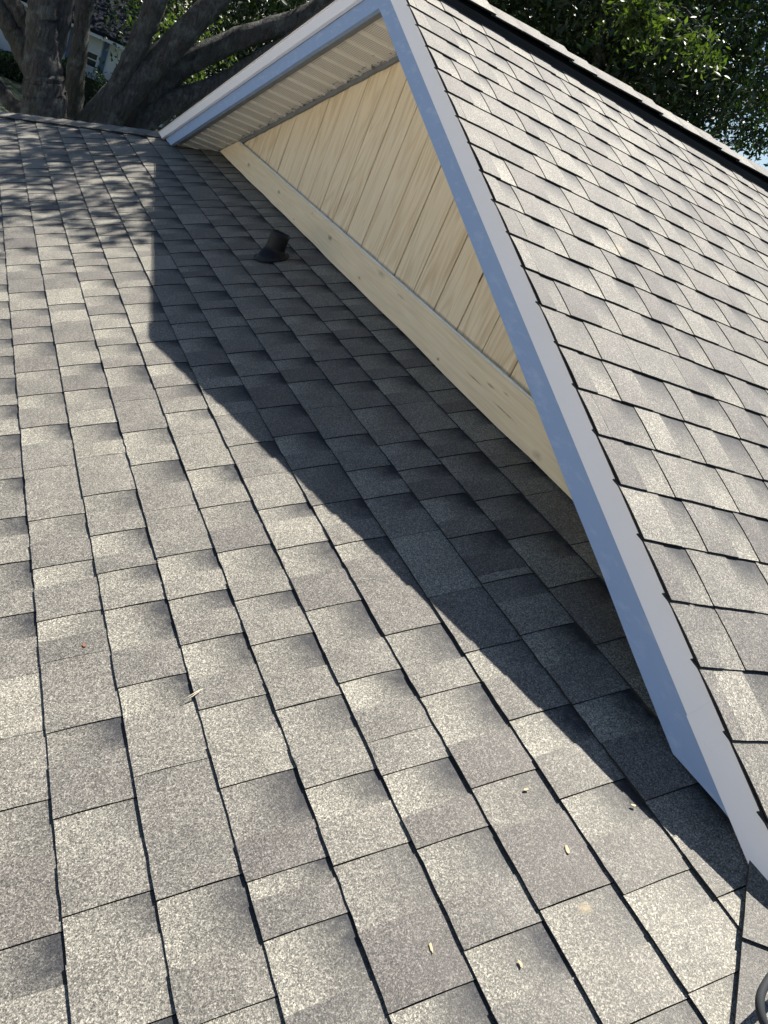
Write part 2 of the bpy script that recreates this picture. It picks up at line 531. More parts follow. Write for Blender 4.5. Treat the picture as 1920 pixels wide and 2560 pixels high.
def hip_plane(sign, inward_to_A):
    # vertical plane through a hip line; outer side is cleared
    d = Vector((HD.x * sign, HD.y, 0))
    n = Vector((-d.y, d.x, 0)).normalized()          # one of the two sides
    toA = Vector((0, -1, 0))
    if (n.dot(toA) > 0) == inward_to_A: n = -n
    return (Vector((HIP0.x * sign, HIP0.y, 0)), n)

SLOPES = {'A': (FA, deckA), 'B': (FB, deckB)}
cells = []        # (slope, t0, t1, vb, v_top, clip?, pixel size or 0)
def in_view(pts, margin):
    best = 0
    pp = [proj(p) for p in pts]
    if any(p is None for p in pp): return 0
    xs = [p[0] for p in pp]; ys = [p[1] for p in pp]
    if max(xs) < -margin or min(xs) > 1920 + margin or max(ys) < -margin or min(ys) > 2560 + margin: return 0
    return (max(xs) - min(xs)) * (max(ys) - min(ys))

# measured joint positions (metres along the course) on the hip slope, nearest courses first
JOINTS = {1: [0.657, 0.864, 1.066, 1.268, 1.325, 1.525, 1.725, 1.926, 2.128, 2.293, 2.46, 2.72],
          2: [0.635, 0.821, 1.045, 1.305, 1.563, 1.773, 1.971, 2.111, 2.309, 2.511, 2.701, 2.906],
          3: [0.629, 0.831, 0.986, 1.087, 1.285, 1.491, 1.683, 1.844, 1.985, 2.236, 2.471, 2.726, 2.935],
          4: [0.695, 0.964, 1.174, 1.374, 1.622, 1.83, 1.998, 2.157, 2.353, 2.551, 2.747, 2.852],
          5: [0.717, 0.902, 1.092, 1.252, 1.453, 1.654, 1.861, 2.054, 2.211, 2.407, 2.607, 2.771, 3.021],
          6: [1.36, 1.548, 1.714, 1.899, 2.145, 2.383, 2.549, 2.63, 2.792, 2.978],
          7: [1.551, 1.745, 1.932, 2.091, 2.283, 2.478, 2.715, 2.963, 3.161],
          8: [1.763, 1.954, 2.2, 2.395, 2.597, 2.793, 2.99, 3.157],
          9: [1.818, 2.005, 2.168, 2.197, 2.388, 2.606, 2.852],
          10: [1.872, 2.062, 2.268], 11: [1.898, 2.137]}

def joints(known, lo, hi):
    js = list(known) if known else [random.uniform(0, .2)]
    def step():
        return random.choice((.155, .16, .19, .195, .197, .2, .2, .205, .24, .25)) + random.uniform(-.006, .006)
    a = js[0]
    while a > lo: a -= step(); js.insert(0, a)
    b = js[-1]
    while b < hi: b += step(); js.append(b)
    return js

for k in range(-8, 13):
    ybutt = -(OFFA + (9 - k) * EA * CA)
    vb = -ybutt / CA
    if vb < 0 or ybutt < YE - .02: continue
    v_top = -.012
    if vb - EA < 0 and vb < .02: continue
    lim = hipx(ybutt) + .05
    js = joints(JOINTS.get(k), -lim, lim)
    for t0, t1 in zip(js[:-1], js[1:]):
        hl = hipx(ybutt + EA * CA) - .02
        need = t1 > hl or t0 < -hl
        s = in_view([FA.p(a, b, 0) for a in (max(t0, -lim), min(t1, lim)) for b in (max(0, vb - EA), vb)], 60)
        cells.append(['A', t0, t1, vb, v_top, need, s])
for j in range(-3, 45):
    xb = OFFB + j * EB * CB
    vb = xb / CB
    if xb > XE + .05 or vb < .02: continue
    hi_t = D1 + .012
    if xb > HIP0.x - .02: hi_t = -(H - P * xb) / Q + .25 if False else ((P * xb - H) / Q) + .2
    js = joints(None, -4.2, hi_t + .001)
    if xb <= HIP0.x - .02:
        js = [x for x in js if x < hi_t - .03] + [hi_t + random.uniform(-.002, .003)]
    for t0, t1 in zip(js[:-1], js[1:]):
        need = xb > HIP0.x - .05
        s = in_view([FB.p(a, b, 0) for a in (t0, t1) for b in (vb - EB, vb)], 60)
        cells.append(['B', t0, t1, vb, .0, need, s])
KEEP = set()
for sl in 'AB':
    c = sorted((c for c in enumerate(cells) if c[1][0] == sl and c[1][6] > 0), key=lambda c: -c[1][6])
    KEEP |= {i for i, _ in c[:300]}
rest = {'A': ([], [], [], []), 'B': ([], [], [], [])}
MS = [M['shingle'], M['edge']]
for i, (sl, t0, t1, vb, vt, need, s) in enumerate(cells):
    fr, deck = SLOPES[sl]
    e = EA if sl == 'A' else EB
    big = i in KEEP
    d = shingle_data(fr, t0, t1, vb, e, vt, s > 9000)
    if big or need:
        me = build_mesh('shingle', *d, MS)
        if need:
            pl = [hip_plane(1, True), hip_plane(-1, True)] if sl == 'A' else [hip_plane(1, False)]
            if not clip(me, pl): bpy.data.meshes.remove(me); continue
        if big:
            link('shingle', me, deck)
        else:
            R_ = rest[sl]; b = len(R_[0])
            R_[0].extend(Vector(v.co) for v in me.vertices)
            R_[1].extend(tuple(b + x for x in p.vertices) for p in me.polygons)
            R_[2].extend(p.material_index for p in me.polygons)
            R_[3].extend(tuple(a.color) for a in me.color_attributes['cell'].data)
            bpy.data.meshes.remove(me)
    else:
        R_ = rest[sl]; b = len(R_[0])
        R_[0].extend(d[0]); R_[1].extend(tuple(b + x for x in f) for f in d[1]); R_[2].extend(d[2]); R_[3].extend(d[3])
for sl in 'AB':
    if rest[sl][0]:
        o = link('shingle', build_mesh('shingle', *rest[sl], MS), SLOPES[sl][1])
        o['kind'] = 'stuff'

# ---- hip and ridge caps
def cap_piece(name, p0, axis, wing_a, wing_b, length, half, lift, parent):
    """a bent cap shingle: two wings falling either side of the line p0 + s*axis"""
    na = axis.cross(wing_a); na = na if na.z > 0 else -na
    nb = axis.cross(wing_b); nb = nb if nb.z > 0 else -nb
    verts, faces, fm, att = [], [], [], []
    tone = min(1, max(0, random.gauss(.55, .15))); wm = random.choice((0, .2, .6))
    ns = 4
    rows = []
    for i in range(ns + 1):
        s = length * i / ns
        up = lift * i / ns + .002
        row = []
        for u, wv, nv in ((half, wing_a, na), (half * .55, wing_a, na), (.012, wing_a, na), (.012, wing_b, nb), (half * .55, wing_b, nb), (half, wing_b, nb)):
            jit = random.gauss(0, .0010) if u == half else 0
            se = s + (random.gauss(0, .0008) if i == ns else 0)
            row.append(len(verts)); verts.append(p0 + axis * se + wv * (u + jit) + nv * (up + (.004 if u < .02 else .0015 * (u < half))))
            att.append((tone + random.gauss(0, .04), max(0, .7 - 1.4 * i / ns) if i > 0 else .7, wm, 1))
        rows.append(row)
    for i in range(ns):
        for j in range(5):
            faces.append((rows[i][j], rows[i][j + 1], rows[i + 1][j + 1], rows[i + 1][j])); fm.append(0)
    th = lift + .0012
    def skirt(seq, nvs):
        k0 = len(verts)
        for s_, nv in zip(seq, nvs):
            verts.append(verts[s_] - nv * th); att.append((0, 1, 0, 1))
        for a in range(len(seq) - 1):
            faces.append((seq[a], seq[a + 1], k0 + a + 1, k0 + a)); fm.append(1)
    skirt(rows[-1], [na, na, na, nb, nb, nb])
    skirt([r[0] for r in rows], [na] * (ns + 1))
    skirt([r[5] for r in rows], [nb] * (ns + 1))
    o = link(name, build_mesh(name, verts, faces, fm, att, MS), parent)
    return fix_normals(o)

for sgn, n0, n1 in ((1, -1, 12), (-1, -1, 16)):
    ax = Vector((HD.x * sgn, HD.y, HD.z))
    P0 = Vector((HIP0.x * sgn, HIP0.y, HIP0.z))
    nA = FA.n; nB = Vector((P * sgn, 0, 1)).normalized()
    wa = ax.cross(nA).normalized();  wa = wa if wa.y > -1 and (wa.x * sgn) < 0 else -wa
    wb = ax.cross(nB).normalized();  wb = wb if wb.y > 0 else -wb
    for k in range(n0, n1):
        s1 = .028 + .143 * k
        cap_piece('hip_cap', P0 + ax * (s1 - .05) + Vector((0, 0, .013)), ax, wa, wb, .193, .156, .0072, house)

def vz(x): return H - P * abs(x)
vent_prof = [(-.13, vz(.13) + .004), (-.13, vz(.13) + .030), (0, H + .036), (.13, vz(.13) + .030), (.13, vz(.13) + .004), (0, H - .01)]
rv = prism_obj('ridge_vent', vent_prof, X, Z, Vector((0, 6.2, 0)), M['vent'], house, (0, -.17, 0))
for sgn in (1, -1):            # the louvre slats along each side of the vent
    v_, f_ = [], []
    for i in range(3):
        zz = vz(.13) + .009 + i * .008
        b = len(v_)
        v_ += [Vector((sgn * x_, y_, z_)) for y_ in (-.168, 5.9) for x_, z_ in ((.1305, zz), (.1345, zz + .001), (.1345, zz + .003), (.1305, zz + .004))]
        f_ += [(b, b + 1, b + 5, b + 4), (b + 1, b + 2, b + 6, b + 5), (b + 2, b + 3, b + 7, b + 6)]
    fix_normals(mesh_obj('louvre', v_, f_, M['vent'], rv))
for k in range(0, 40):
    y1 = -D1 - .010 + .143 * k
    on_vent = y1 > -.20
    zc = H + .040 + .003 * math.sin(k * 1.7) if on_vent else H + .010
    wing = .30 if on_vent else P * .98
    cap_piece('ridge_cap', Vector((0, y1, zc)), Vector((0, 1, 0)), Vector((-1, 0, -wing)).normalized(), Vector((1, 0, -wing)).normalized(), .165, .142, .0052, house)
for sgn in (1, -1):            # dark starter course edge along each rake
    xr = HIP0.x - .05
    prism_obj('starter_strip', [(0, H - .003), (sgn * xr, H - P * xr - .003), (sgn * xr, H - P * xr + .001), (0, H + .001)], X, Z, (0, .004, 0), M['edge'], house, (0, -D1 - .0105, 0))
# ---- gable wall
def roofz(h, x): return h - P * abs(x)
def under_roof(h, xa, xb, zlow):
    """polygon between xa and xb, above zlow, below the roof line h - P|x|"""
    xm = (h - zlow) / P
    xa, xb = max(xa, -xm), min(xb, xm)
    if xb - xa < .004: return None
    top = [(xb, roofz(h, xb))]
    if xa < 0 < xb: top.append((0, h))
    top.append((xa, roofz(h, xa)))
    poly = [(xa, zlow), (xb, zlow)] + top
    out = []
    for p_ in poly:
        if not out or (abs(p_[0] - out[-1][0]) + abs(p_[1] - out[-1][1])) > 1e-5: out.append(p_)
    if (abs(out[0][0] - out[-1][0]) + abs(out[0][1] - out[-1][1])) < 1e-5: out.pop()
    return out if len(out) > 2 else None
wall = prism_obj('gable_wall', under_roof(HB + .10, -2.75, 2.75, -.02), X, Z, (0, .08, 0), M['backing'], house, (0, .013, 0))
GR = [.069 + .196 * k for k in range(-12, 13)]
for a, b in zip(GR[:-1], GR[1:]):
    gw = random.uniform(.0028, .005)
    pl = under_roof(HB + .012, a + gw, b - gw, BH - .012)
    if not pl: continue
    prism_obj('siding_board', pl, X, Z, (0, .016, 0), M['ply'], wall, (0, random.uniform(-.001, .001), 0), .0012)
n = 26
low = []
tx = (HB - .006) / P
for i in range(n + 1):
    x_ = -tx + 2 * tx * i / n
    low.append((x_, .006 + random.uniform(-.003, .003) + (-.02 if x_ > .9 else 0) * 0))
tb = [(x_, z_) for x_, z_ in low] + [((HB - BH) / P, BH), (-(HB - BH) / P, BH)]
prism_obj('trim_board', tb, X, Z, (0, .0195, 0), M['trim'], wall, (0, -.020, 0))

def tube(pts, rad, sides=8, rj=0.0, closed_end=True):
    """tapered tube round a polyline; rad is one radius per point"""
    pts = [Vector(p) for p in pts]
    verts, faces = [], []
    up = Vector((.31, .2, .93))
    prev = None
    for i, p in enumerate(pts):
        d = (pts[min(i + 1, len(pts) - 1)] - pts[max(i - 1, 0)]).normalized()
        if prev is None:
            a = d.cross(up)
            if a.length < .05: a = d.cross(X)
        else: a = prev - d * prev.dot(d)
        a.normalize(); b = d.cross(a); prev = a
        for k in range(sides):
            th = 2 * math.pi * k / sides
            r_ = rad[i] * (1 + (random.uniform(-rj, rj) if rj else 0))
            verts.append(p + a * (math.cos(th) * r_) + b * (math.sin(th) * r_))
    for i in range(len(pts) - 1):
        for k in range(sides):
            faces.append((i * sides + k, i * sides + (k + 1) % sides, (i + 1) * sides + (k + 1) % sides, (i + 1) * sides + k))
    if closed_end:
        faces.append(tuple(range(sides - 1, -1, -1)))
        faces.append(tuple(range((len(pts) - 1) * sides, len(pts) * sides)))
    return verts, faces

cx = (HB - BH) / P
cp = [(-cx + .01 + (2 * cx - .02) * i / 40, -.013, BH + .0025) for i in range(41)]
mesh_obj('caulk_bead', *tube(cp, [.0056 + random.uniform(-.0008, .001) for _ in cp], 7), M['caulk'], wall, True)

# ---- rake trim, fascia and soffit on both slopes
for sgn in (1, -1):
    ends = 2.805 if sgn == 1 else 2.72
    zc = Q * -D2 + .010
    # blue fascia: follows the roof, its foot cut off just clear of the shingles, the cut a little ragged
    lower_end = (HB - zc) / P
    upper_end = (H - .03 - zc) / P
    foot = []
    for i in range(9):
        k = i / 8
        foot.append((sgn * (lower_end + (upper_end - lower_end) * k), zc + random.uniform(-.004, .006) * (0 < i < 8)))
    poly = [(0, HB), *foot, (0, H - .03)]
    nb = 14
    inner = [(sgn * lower_end * i / nb, roofz(HB, lower_end * i / nb) + (random.uniform(-.0018, .0018) if 0 < i < nb else 0)) for i in range(nb)]
    poly = inner + foot + [(0, H - .03)]
    prism_obj('fascia_board', poly, X, Z, (0, .019, 0), M['blue'], house, (0, -D2, 0))
    # white metal rake trim in two lengths, lapped at a seam
    zt = Q * -D1 + .008
    HT = H - .010
    le, ue = (HLB - zt) / P, (HT - zt) / P
    sx0, sx1 = 2.782, 2.804
    a = [(0, HLB), (sgn * sx0, roofz(HLB, sx0)), (sgn * sx1, roofz(HT, sx1)), (0, HT)]
    b = [(sgn * (sx0 - .012), roofz(HLB, sx0 - .012) - .0008), (sgn * le, zt), (sgn * ue, zt), (sgn * (sx1 - .012), roofz(HT, sx1 - .012))]
    prism_obj('rake_trim', a, X, Z, (0, .0185, 0), M['white'], house, (0, -D1 + .0005, 0), .0015)
    prism_obj('rake_trim', b, X, Z, (0, .0195, 0), M['white'], house, (0, -D1 - .001, 0), .0008)
    # thin drip edge above it
    dr = [(0, HT + .001), (sgn * ue * .995, roofz(HT + .001, ue * .995)), (sgn * ue * .995, roofz(HT + .005, ue * .995)), (0, HT + .005)]
    prism_obj('drip_edge', dr, X, Z, (0, .05, 0), M['white'], house, (0, -D1 - .005, 0))
    # soffit panels
    sl = Vector((sgn, 0, -P)).normalized()
    nrm = Vector((sgn * P, 0, 1)).normalized()
    L = (HB - Q * -.1) / P / CB
    pw = .262
    npan = int(2.78 / CB / pw) + 1
    for i in range(npan):
        s0, s1 = i * pw, min((i + 1) * pw, 2.80 / CB)
        prof = [(s0 + .0015, 0.0)]
        for g_ in (.5, 1.0):
            c_ = s0 + pw * g_
            if c_ - .022 > s1 - .002: continue
            prof += [(c_ - .020, 0.0), (c_ - .015, -.0045 if g_ == .5 else -.006), (c_ - .004, -.0045 if g_ == .5 else -.006), (c_ - .0015, 0.004)]
        if prof[-1][0] < s1 - .003: prof.append((s1 - .0015, 0.0))
        vs, fs, uvs = [], [], []
        for (s_, h_) in prof:
            for y_ in (-D2 + .019, -.001):
                vs.append(Vector((0, 0, HB + .010)) + sl * s_ + nrm * h_ + Vector((0, y_, 0)))
                uvs.append((s_ - (0.0), -y_))
        for q_ in range(len(prof) - 1):
            fs.append((2 * q_, 2 * q_ + 1, 2 * q_ + 3, 2 * q_ + 2))
        o = mesh_obj('soffit_panel', vs, fs, M['soffit'], house)
        uvl = o.data.uv_layers.new(name='UVMap')
        for lp in o.data.loops: uvl.data[lp.index].uv = uvs[lp.vertex_index]
    # J channel against the wall and receiving channel behind the fascia
    xe = 2.50
    nj = 40
    lowj = [(sgn * xe * i / nj, roofz(HB, xe * i / nj) - .017 + random.uniform(-.0025, .0025)) for i in range(nj + 1)]
    prism_obj('soffit_channel', lowj + [(sgn * xe, roofz(HB, xe) + .008), (0, HB + .008)], X, Z, (0, .012, 0), M['channel'], house, (0, -.0135, 0))
    prism_obj('soffit_channel', [(0, HB - .002), (sgn * 2.68, roofz(HB - .002, 2.68)), (sgn * 2.68, roofz(HB + .008, 2.68)), (0, HB + .008)], X, Z, (0, .022, 0), M['channel'], house, (0, -D2 + .0195, 0))

# walls of the storey below the eaves
for lo, hi in (((-XE + .45, YE + .45, GROUND), (XE - .45, YE + .6, EAVE - .02)), ((-XE + .45, 5.6, GROUND), (XE - .45, 5.75, EAVE - .02)),
               ((-XE + .45, YE + .6, GROUND), (-XE + .6, 5.6, EAVE - .02)), ((XE - .6, YE + .6, GROUND), (XE - .45, 5.6, EAVE - .02))):
    box('wall', lo, hi, M['stucco'], house)

# ------------------------------------------------------------------ plumbing vent on the hip slope
px, py = -.285, -.238
pz = Q * py
vp = empty('vent_pipe', (px, py, pz))
tag(vp, 'short black plumbing vent pipe in a ribbed rubber boot, in the gable shadow', 'vent pipe')
prof = [(.046, -.02), (.046, .112), (.0475, .126), (.043, .128), (.040, .125), (.039, .03)]
sd = 24
vs, fs = [], []
for r_, z_ in prof:
    for k in range(sd):
        th = 2 * math.pi * k / sd
        vs.append(Vector((px + r_ * math.cos(th), py + r_ * math.sin(th), pz + z_ + (random.uniform(-.002, .002) if z_ > .12 else 0))))
for i in range(len(prof) - 1):
    for k in range(sd): fs.append((i * sd + k, i * sd + (k + 1) % sd, (i + 1) * sd + (k + 1) % sd, (i + 1) * sd + k))
mesh_obj('pipe', vs, fs, M['rubber'], vp, True)
vs, fs = [], []
ringp = [(.074, .006), (.072, .012), (.067, .013), (.064, .022), (.061, .020), (.058, .032), (.056, .030), (.053, .042), (.051, .040), (.049, .052), (.0465, .055)]
for r_, h_ in ringp:
    for k in range(sd):
        th = 2 * math.pi * k / sd
        tilt = max(0, 1 - h_ / .055)
        c_ = Vector((px, py, pz)) + Z * h_ * .9
        e1 = X; e2 = (Y * 1.0 + Z * Q * tilt)
        vs.append(c_ + e1 * (r_ * math.cos(th)) + e2 * (r_ * math.sin(th)) + Z * .004)
for i in range(len(ringp) - 1):
    for k in range(sd): fs.append((i * sd + k, i * sd + (k + 1) % sd, (i + 1) * sd + (k + 1) % sd, (i + 1) * sd + k))
mesh_obj('boot', vs, fs, M['rubber'], vp, True)
fl = [(px + .078 * math.cos(a), py + .078 * math.sin(a)) for a in [2 * math.pi * i / 28 for i in range(28)]]
fix_normals(mesh_obj('flange', *prism(fl, X, Vector((0, 1, Q)), FA.n * .003, FA.n * .0095), M['rubber'], vp))

# ------------------------------------------------------------------ small debris and the cable
def on_hip(x, y, up=.0065): return Vector((x, y, Q * y)) + FA.n * up
def sliver(name, c, along, length, width, thick, mat, label, cat, group=None):
    """a thin splintered flake with an uneven outline"""
    a = Vector(along); a = (a - FA.n * a.dot(FA.n)).normalized(); b = FA.n.cross(a)
    out = []
    for k in range(9):
        th = 2 * math.pi * k / 9 + random.uniform(-.2, .2)
        r_ = random.uniform(.72, 1.12)
        out.append((math.copysign(abs(math.cos(th)) ** .75, math.cos(th)) * length * .5 * r_, math.sin(th) * width * .5 * r_))
    v, f = prism(out, a, b, FA.n * thick, c)
    v = [p + FA.n * (.0015 * abs((p - c).dot(a)) / length) for p in v]
    return tag(fix_normals(mesh_obj(name, v, f, mat)), label, cat, group)
G = 'wood chips lying on the shingles'
sliver('wood_chip', on_hip(2.885, -.553), (1, -.3, 0), .016, .0065, .0014, M['chip'], 'largest pale wood chip, on a brownish shingle left of the shadow edge', 'wood chip', G)
sliver('wood_chip', on_hip(2.852, -.404), (.6, .7, 0), .010, .005, .0014, M['chip'], 'small tan wood chip right at the edge of the gable shadow', 'wood chip', G)
sliver('wood_chip', on_hip(2.955, -.821), (1, -.15, 0), .017, .0045, .0014, M['chip'], 'slim upright wood chip low in the middle of the sunlit roof', 'wood chip', G)
sliver('wood_chip', on_hip(3.027, -.712), (1, -.1, 0), .013, .005, .002, M['chip'], 'faint tan wood chip nearest the bottom edge, right of the slim chip', 'wood chip', G)
sliver('wood_chip', on_hip(2.752, -.559), (.1, 1, 0), .010, .006, .0014, M['chip'], 'squarish cream wood chip farthest up the sunlit roof', 'wood chip', G)
sliver('dry_leaf', on_hip(2.084, -1.225), (.9, .3, 0), .012, .006, .002, M['rust'], 'tiny rust orange leaf scrap on the left of the sunlit shingles', 'leaf')
tw = empty('twig', on_hip(2.312, -1.047))
tag(tw, 'pale forked twig lying across a dark shingle joint, left of centre', 'twig')
tA, tB = on_hip(2.3197, -1.069, .011), on_hip(2.3045, -1.027, .014)
mesh_obj('stem', *tube([tA, tA.lerp(tB, .35) + FA.n * .002, tA.lerp(tB, .7) + X * .002 + FA.n * .004, tB], [.0006, .0010, .0013, .0008], 6), M['twig'], tw, True)
mesh_obj('stem', *tube([tA + X * .003, tA.lerp(tB, .5) + X * .0045 + FA.n * .001, tA.lerp(tB, .85) + X * .002 + FA.n * .003], [.0007, .0012, .0006], 6), M['twig'], tw, True)

loop = [(3.235, -.25, -.098), (3.2, -0.302, -0.092), (3.193, -0.392, -0.089), (3.199, -0.453, -0.092), (3.212, -0.497, -0.097), (3.226, -0.526, -0.103), (3.243, -0.539, -0.11),
        (3.26, -0.538, -0.117), (3.28, -0.521, -0.125), (3.3, -0.477, -0.133), (3.314, -0.412, -0.139), (3.31, -.33, -.138)]
def smooth_path(pts, n_=4):
    pts = [Vector(p) for p in pts]; out = []
    for i in range(len(pts) - 1):
        p0, p1, p2, p3 = pts[max(0, i - 1)], pts[i], pts[i + 1], pts[min(len(pts) - 1, i + 2)]
        for k in range(n_):
            t = k / n_
            out.append(.5 * ((2 * p1) + (p2 - p0) * t + (2 * p0 - 5 * p1 + 4 * p2 - p3) * t * t + (3 * p1 - p0 - 3 * p2 + p3) * t ** 3))
    out.append(pts[-1]); return out
lp = smooth_path(loop)
tag(mesh_obj('cable', *tube(lp, [.0062] * len(lp), 10), M['cable'], None, True), 'black cable loop lying over the hip cap shingles at the lower right corner', 'cable')

# ------------------------------------------------------------------ ground
ND = 40
gv = [(x_, y_, GROUND + (.05 * math.sin(x_ * .7) * math.cos(y_ * .5) if abs(x_) < 60 else 0)) for x_ in np.linspace(-400, 400, ND) for y_ in np.linspace(-400, 400, ND)]
gf = [(i * ND + j, (i + 1) * ND + j, (i + 1) * ND + j + 1, i * ND + j + 1) for i in range(ND - 1) for j in range(ND - 1)]
tag(mesh_obj('ground', gv, gf, M['grass']), kind='structure')

slab = prism_obj('bounce_slab', [(-9, -16), (11, -16), (11, -3.4), (-9, -3.4)], X, Y, (0, 0, .09), M['bounce'], None, (0, 0, GROUND - .01))  # unseen pale slab, added to bounce sunlight up onto trim, soffit and gable
tag(slab, kind='structure')

# ------------------------------------------------------------------ leaves and trees
def leaf_mesh(name, cen, size, mat, parent, aspect=.42, droop=.5):
    """cen: N x 3 leaf centres; every leaf is a folded diamond of its own"""
    N = len(cen)
    d = rng.normal(size=(N, 3)); d[:, 2] -= droop; d /= np.linalg.norm(d, axis=1)[:, None]
    u = rng.normal(size=(N, 3)); u -= d * (u * d).sum(1)[:, None]; u /= np.linalg.norm(u, axis=1)[:, None]
    nn = np.cross(d, u)
    L = size * rng.uniform(.65, 1.3, N)[:, None]; W = L * aspect * rng.uniform(.8, 1.2, N)[:, None]
    v = np.empty((N, 4, 3))
    v[:, 0] = cen - d * L * .5
    v[:, 1] = cen + u * W * .5 + nn * W * .18 + d * L * .05
    v[:, 2] = cen + d * L * .5
    v[:, 3] = cen - u * W * .5 + nn * W * .18 + d * L * .05
    me = bpy.data.meshes.new(name)
    me.vertices.add(N * 4); me.vertices.foreach_set('co', v.astype(np.float32).ravel())
    b = np.arange(N)[:, None] * 4
    tri = np.stack([b + [0, 1, 2], b + [0, 2, 3]], 1).reshape(-1)
    me.loops.add(N * 6); me.loops.foreach_set('vertex_index', tri.astype(np.int32))
    me.polygons.add(N * 2)
    me.polygons.foreach_set('loop_start', np.arange(0, N * 6, 3, dtype=np.int32))
    me.polygons.foreach_set('loop_total', np.full(N * 2, 3, dtype=np.int32))
    me.update(calc_edges=True)
    ca = me.color_attributes.new('leaf', 'FLOAT_COLOR', 'POINT')
    tone = np.repeat(np.clip(rng.normal(.5, .22, N), 0, 1), 4)
    col = np.ones((N * 4, 4), np.float32); col[:, 0] = tone
    ca.data.foreach_set('color', col.ravel())
    me.materials.append(mat)
    return link(name, me, parent)

def clumps(centre, radii, n_cl, per, spread, shell=.35, cut=None):
    """leaf centres gathered in clumps that fill an ellipsoid unevenly"""
    c = rng.normal(size=(n_cl, 3)); c /= np.linalg.norm(c, axis=1)[:, None]
    c *= (shell + (1 - shell) * rng.random(n_cl) ** .5)[:, None]
    c = np.array(centre) + c * np.array(radii) * rng.uniform(.85, 1.12, (n_cl, 1))
    if cut is not None: c = c[[cut(p) for p in c]]
    sp = spread * rng.uniform(.6, 1.4, len(c))
    pts = (c[:, None, :] + rng.normal(size=(len(c), per, 3)) * sp[:, None, None] * np.array([1, 1, .7])).reshape(-1, 3)
    return pts, c

def limb(name, chain, parent, ext=None, sides=14):
    pts = [Vector(c[:3]) for c in chain]; rad = [c[3] for c in chain]
    dense, dr = [], []
    for i in range(len(pts) - 1):
        nseg = 5
        for k in range(nseg):
            t = k / nseg
            p0, p1, p2, p3 = pts[max(0, i - 1)], pts[i], pts[i + 1], pts[min(len(pts) - 1, i + 2)]
            q = .5 * ((2 * p1) + (p2 - p0) * t + (2 * p0 - 5 * p1 + 4 * p2 - p3) * t * t + (3 * p1 - p0 - 3 * p2 + p3) * t ** 3)
            dense.append(q + Vector((random.gauss(0, .006), random.gauss(0, .006), 0))); dr.append((rad[i] * (1 - t) + rad[i + 1] * t) * random.uniform(.96, 1.05))
    dense.append(pts[-1]); dr.append(rad[-1])
    return mesh_obj(name, *tube(dense, dr, sides, .05), M['bark'], parent, True)

def branches(name, start, cl, parent, r=.03, n_=14):
    """thin boughs running from a limb end out to leaf clumps, as one part"""
    vs, fs = [], []
    idx = rng.choice(len(cl), min(n_, len(cl)), replace=False)
    s = Vector(start)
    for i in idx:
        e_ = Vector(cl[i]); mid = s.lerp(e_, .5) + Vector((random.gauss(0, .2), random.gauss(0, .2), random.gauss(.15, .15)))
        pth = [s, s.lerp(mid, .5), mid, mid.lerp(e_, .6) + Vector((0, 0, .05)), e_]
        a, b = tube(pth, [r, r * .8, r * .55, r * .35, r * .12], 6)
        k = len(vs); vs += a; fs += [tuple(k + x for x in f) for f in b]
    return mesh_obj(name, vs, fs, M['bark'], parent, True)

# a thick oak just past the far hip
t1 = empty('oak_tree', (-6.93, -.72, GROUND))
tag(t1, 'thick grey oak trunk forking into several upright limbs, leftmost behind the far hip', 'tree')
limb('trunk', [(-6.91, -.66, GROUND - .1, .30), (-6.92, -.69, -2.0, .25), (-6.932, -.724, -.887, .234), (-6.935, -.764, -.607, .224), (-6.939, -.811, -.462, .206), (-6.944, -.873, -.245, .168),
               (-6.948, -.924, .009, .158), (-6.949, -.944, .23, .153), (-6.953, -1.009, .755, .14), (-6.9, -1.0, 1.9, .11), (-6.7, -.8, 3.4, .08)], t1)
limb('limb', [(-6.96, -.78, -.64, .10), (-7.1, -.83, -.52, .135), (-7.25, -.954, -.399, .122), (-7.259, -1.095, -.235, .112), (-7.266, -1.261, -.088, .10), (-7.272, -1.49, .119, .094), (-7.3, -2.1, .8, .08), (-7.3, -2.6, 2.2, .06)], t1)
limb('limb', [(-6.98, -.80, -.60, .10), (-7.037, -.782, -.382, .115), (-7.035, -.76, .03, .108), (-7.036, -.773, .298, .108), (-7.039, -.806, .736, .098), (-7.0, -.4, 2.2, .07), (-6.6, .2, 3.8, .05)], t1)
limb('limb', [(-7.0, -.85, -.42, .08), (-7.249, -.929, -.265, .089), (-7.259, -1.107, -.04, .089), (-7.267, -1.274, .177, .089), (-7.4, -1.6, .9, .07), (-7.6, -1.8, 2.4, .05)], t1)
p1, c1 = clumps((-8.2, -1.6, 4.6), (3.4, 3.0, 1.7), 260, 70, .34, .1, lambda p: p[2] > 2.5 and p[0] < -5.4)
leaf_mesh('crown', p1, .11, M['leaf'], t1)
branches('bough', (-6.7, -.8, 3.4), c1, t1, .05, 16)

t2 = empty('slender_tree', (-8.39, -.25, GROUND))
tag(t2, 'slim dark mossy trunk between the thick oak and the leaning tree', 'tree')
limb('trunk', [(-8.37, -.2, GROUND - .1, .16), (-8.38, -.25, -2, .14), (-8.396, -.297, -1.045, .132), (-8.401, -.34, -.53, .112), (-8.406, -.389, -.085, .10), (-8.41, -.427, .346, .098), (-8.413, -.454, .849, .093), (-8.45, -.5, 2.4, .07), (-8.5, -.4, 3.6, .05)], t2)
p2, c2 = clumps((-9.8, .6, 4.6), (2.6, 2.8, 1.6), 150, 70, .34, .1, lambda p: p[2] > 2.5)
leaf_mesh('crown', p2, .11, M['leaf'], t2)
branches('bough', (-8.5, -.4, 3.6), c2, t2, .04, 10)

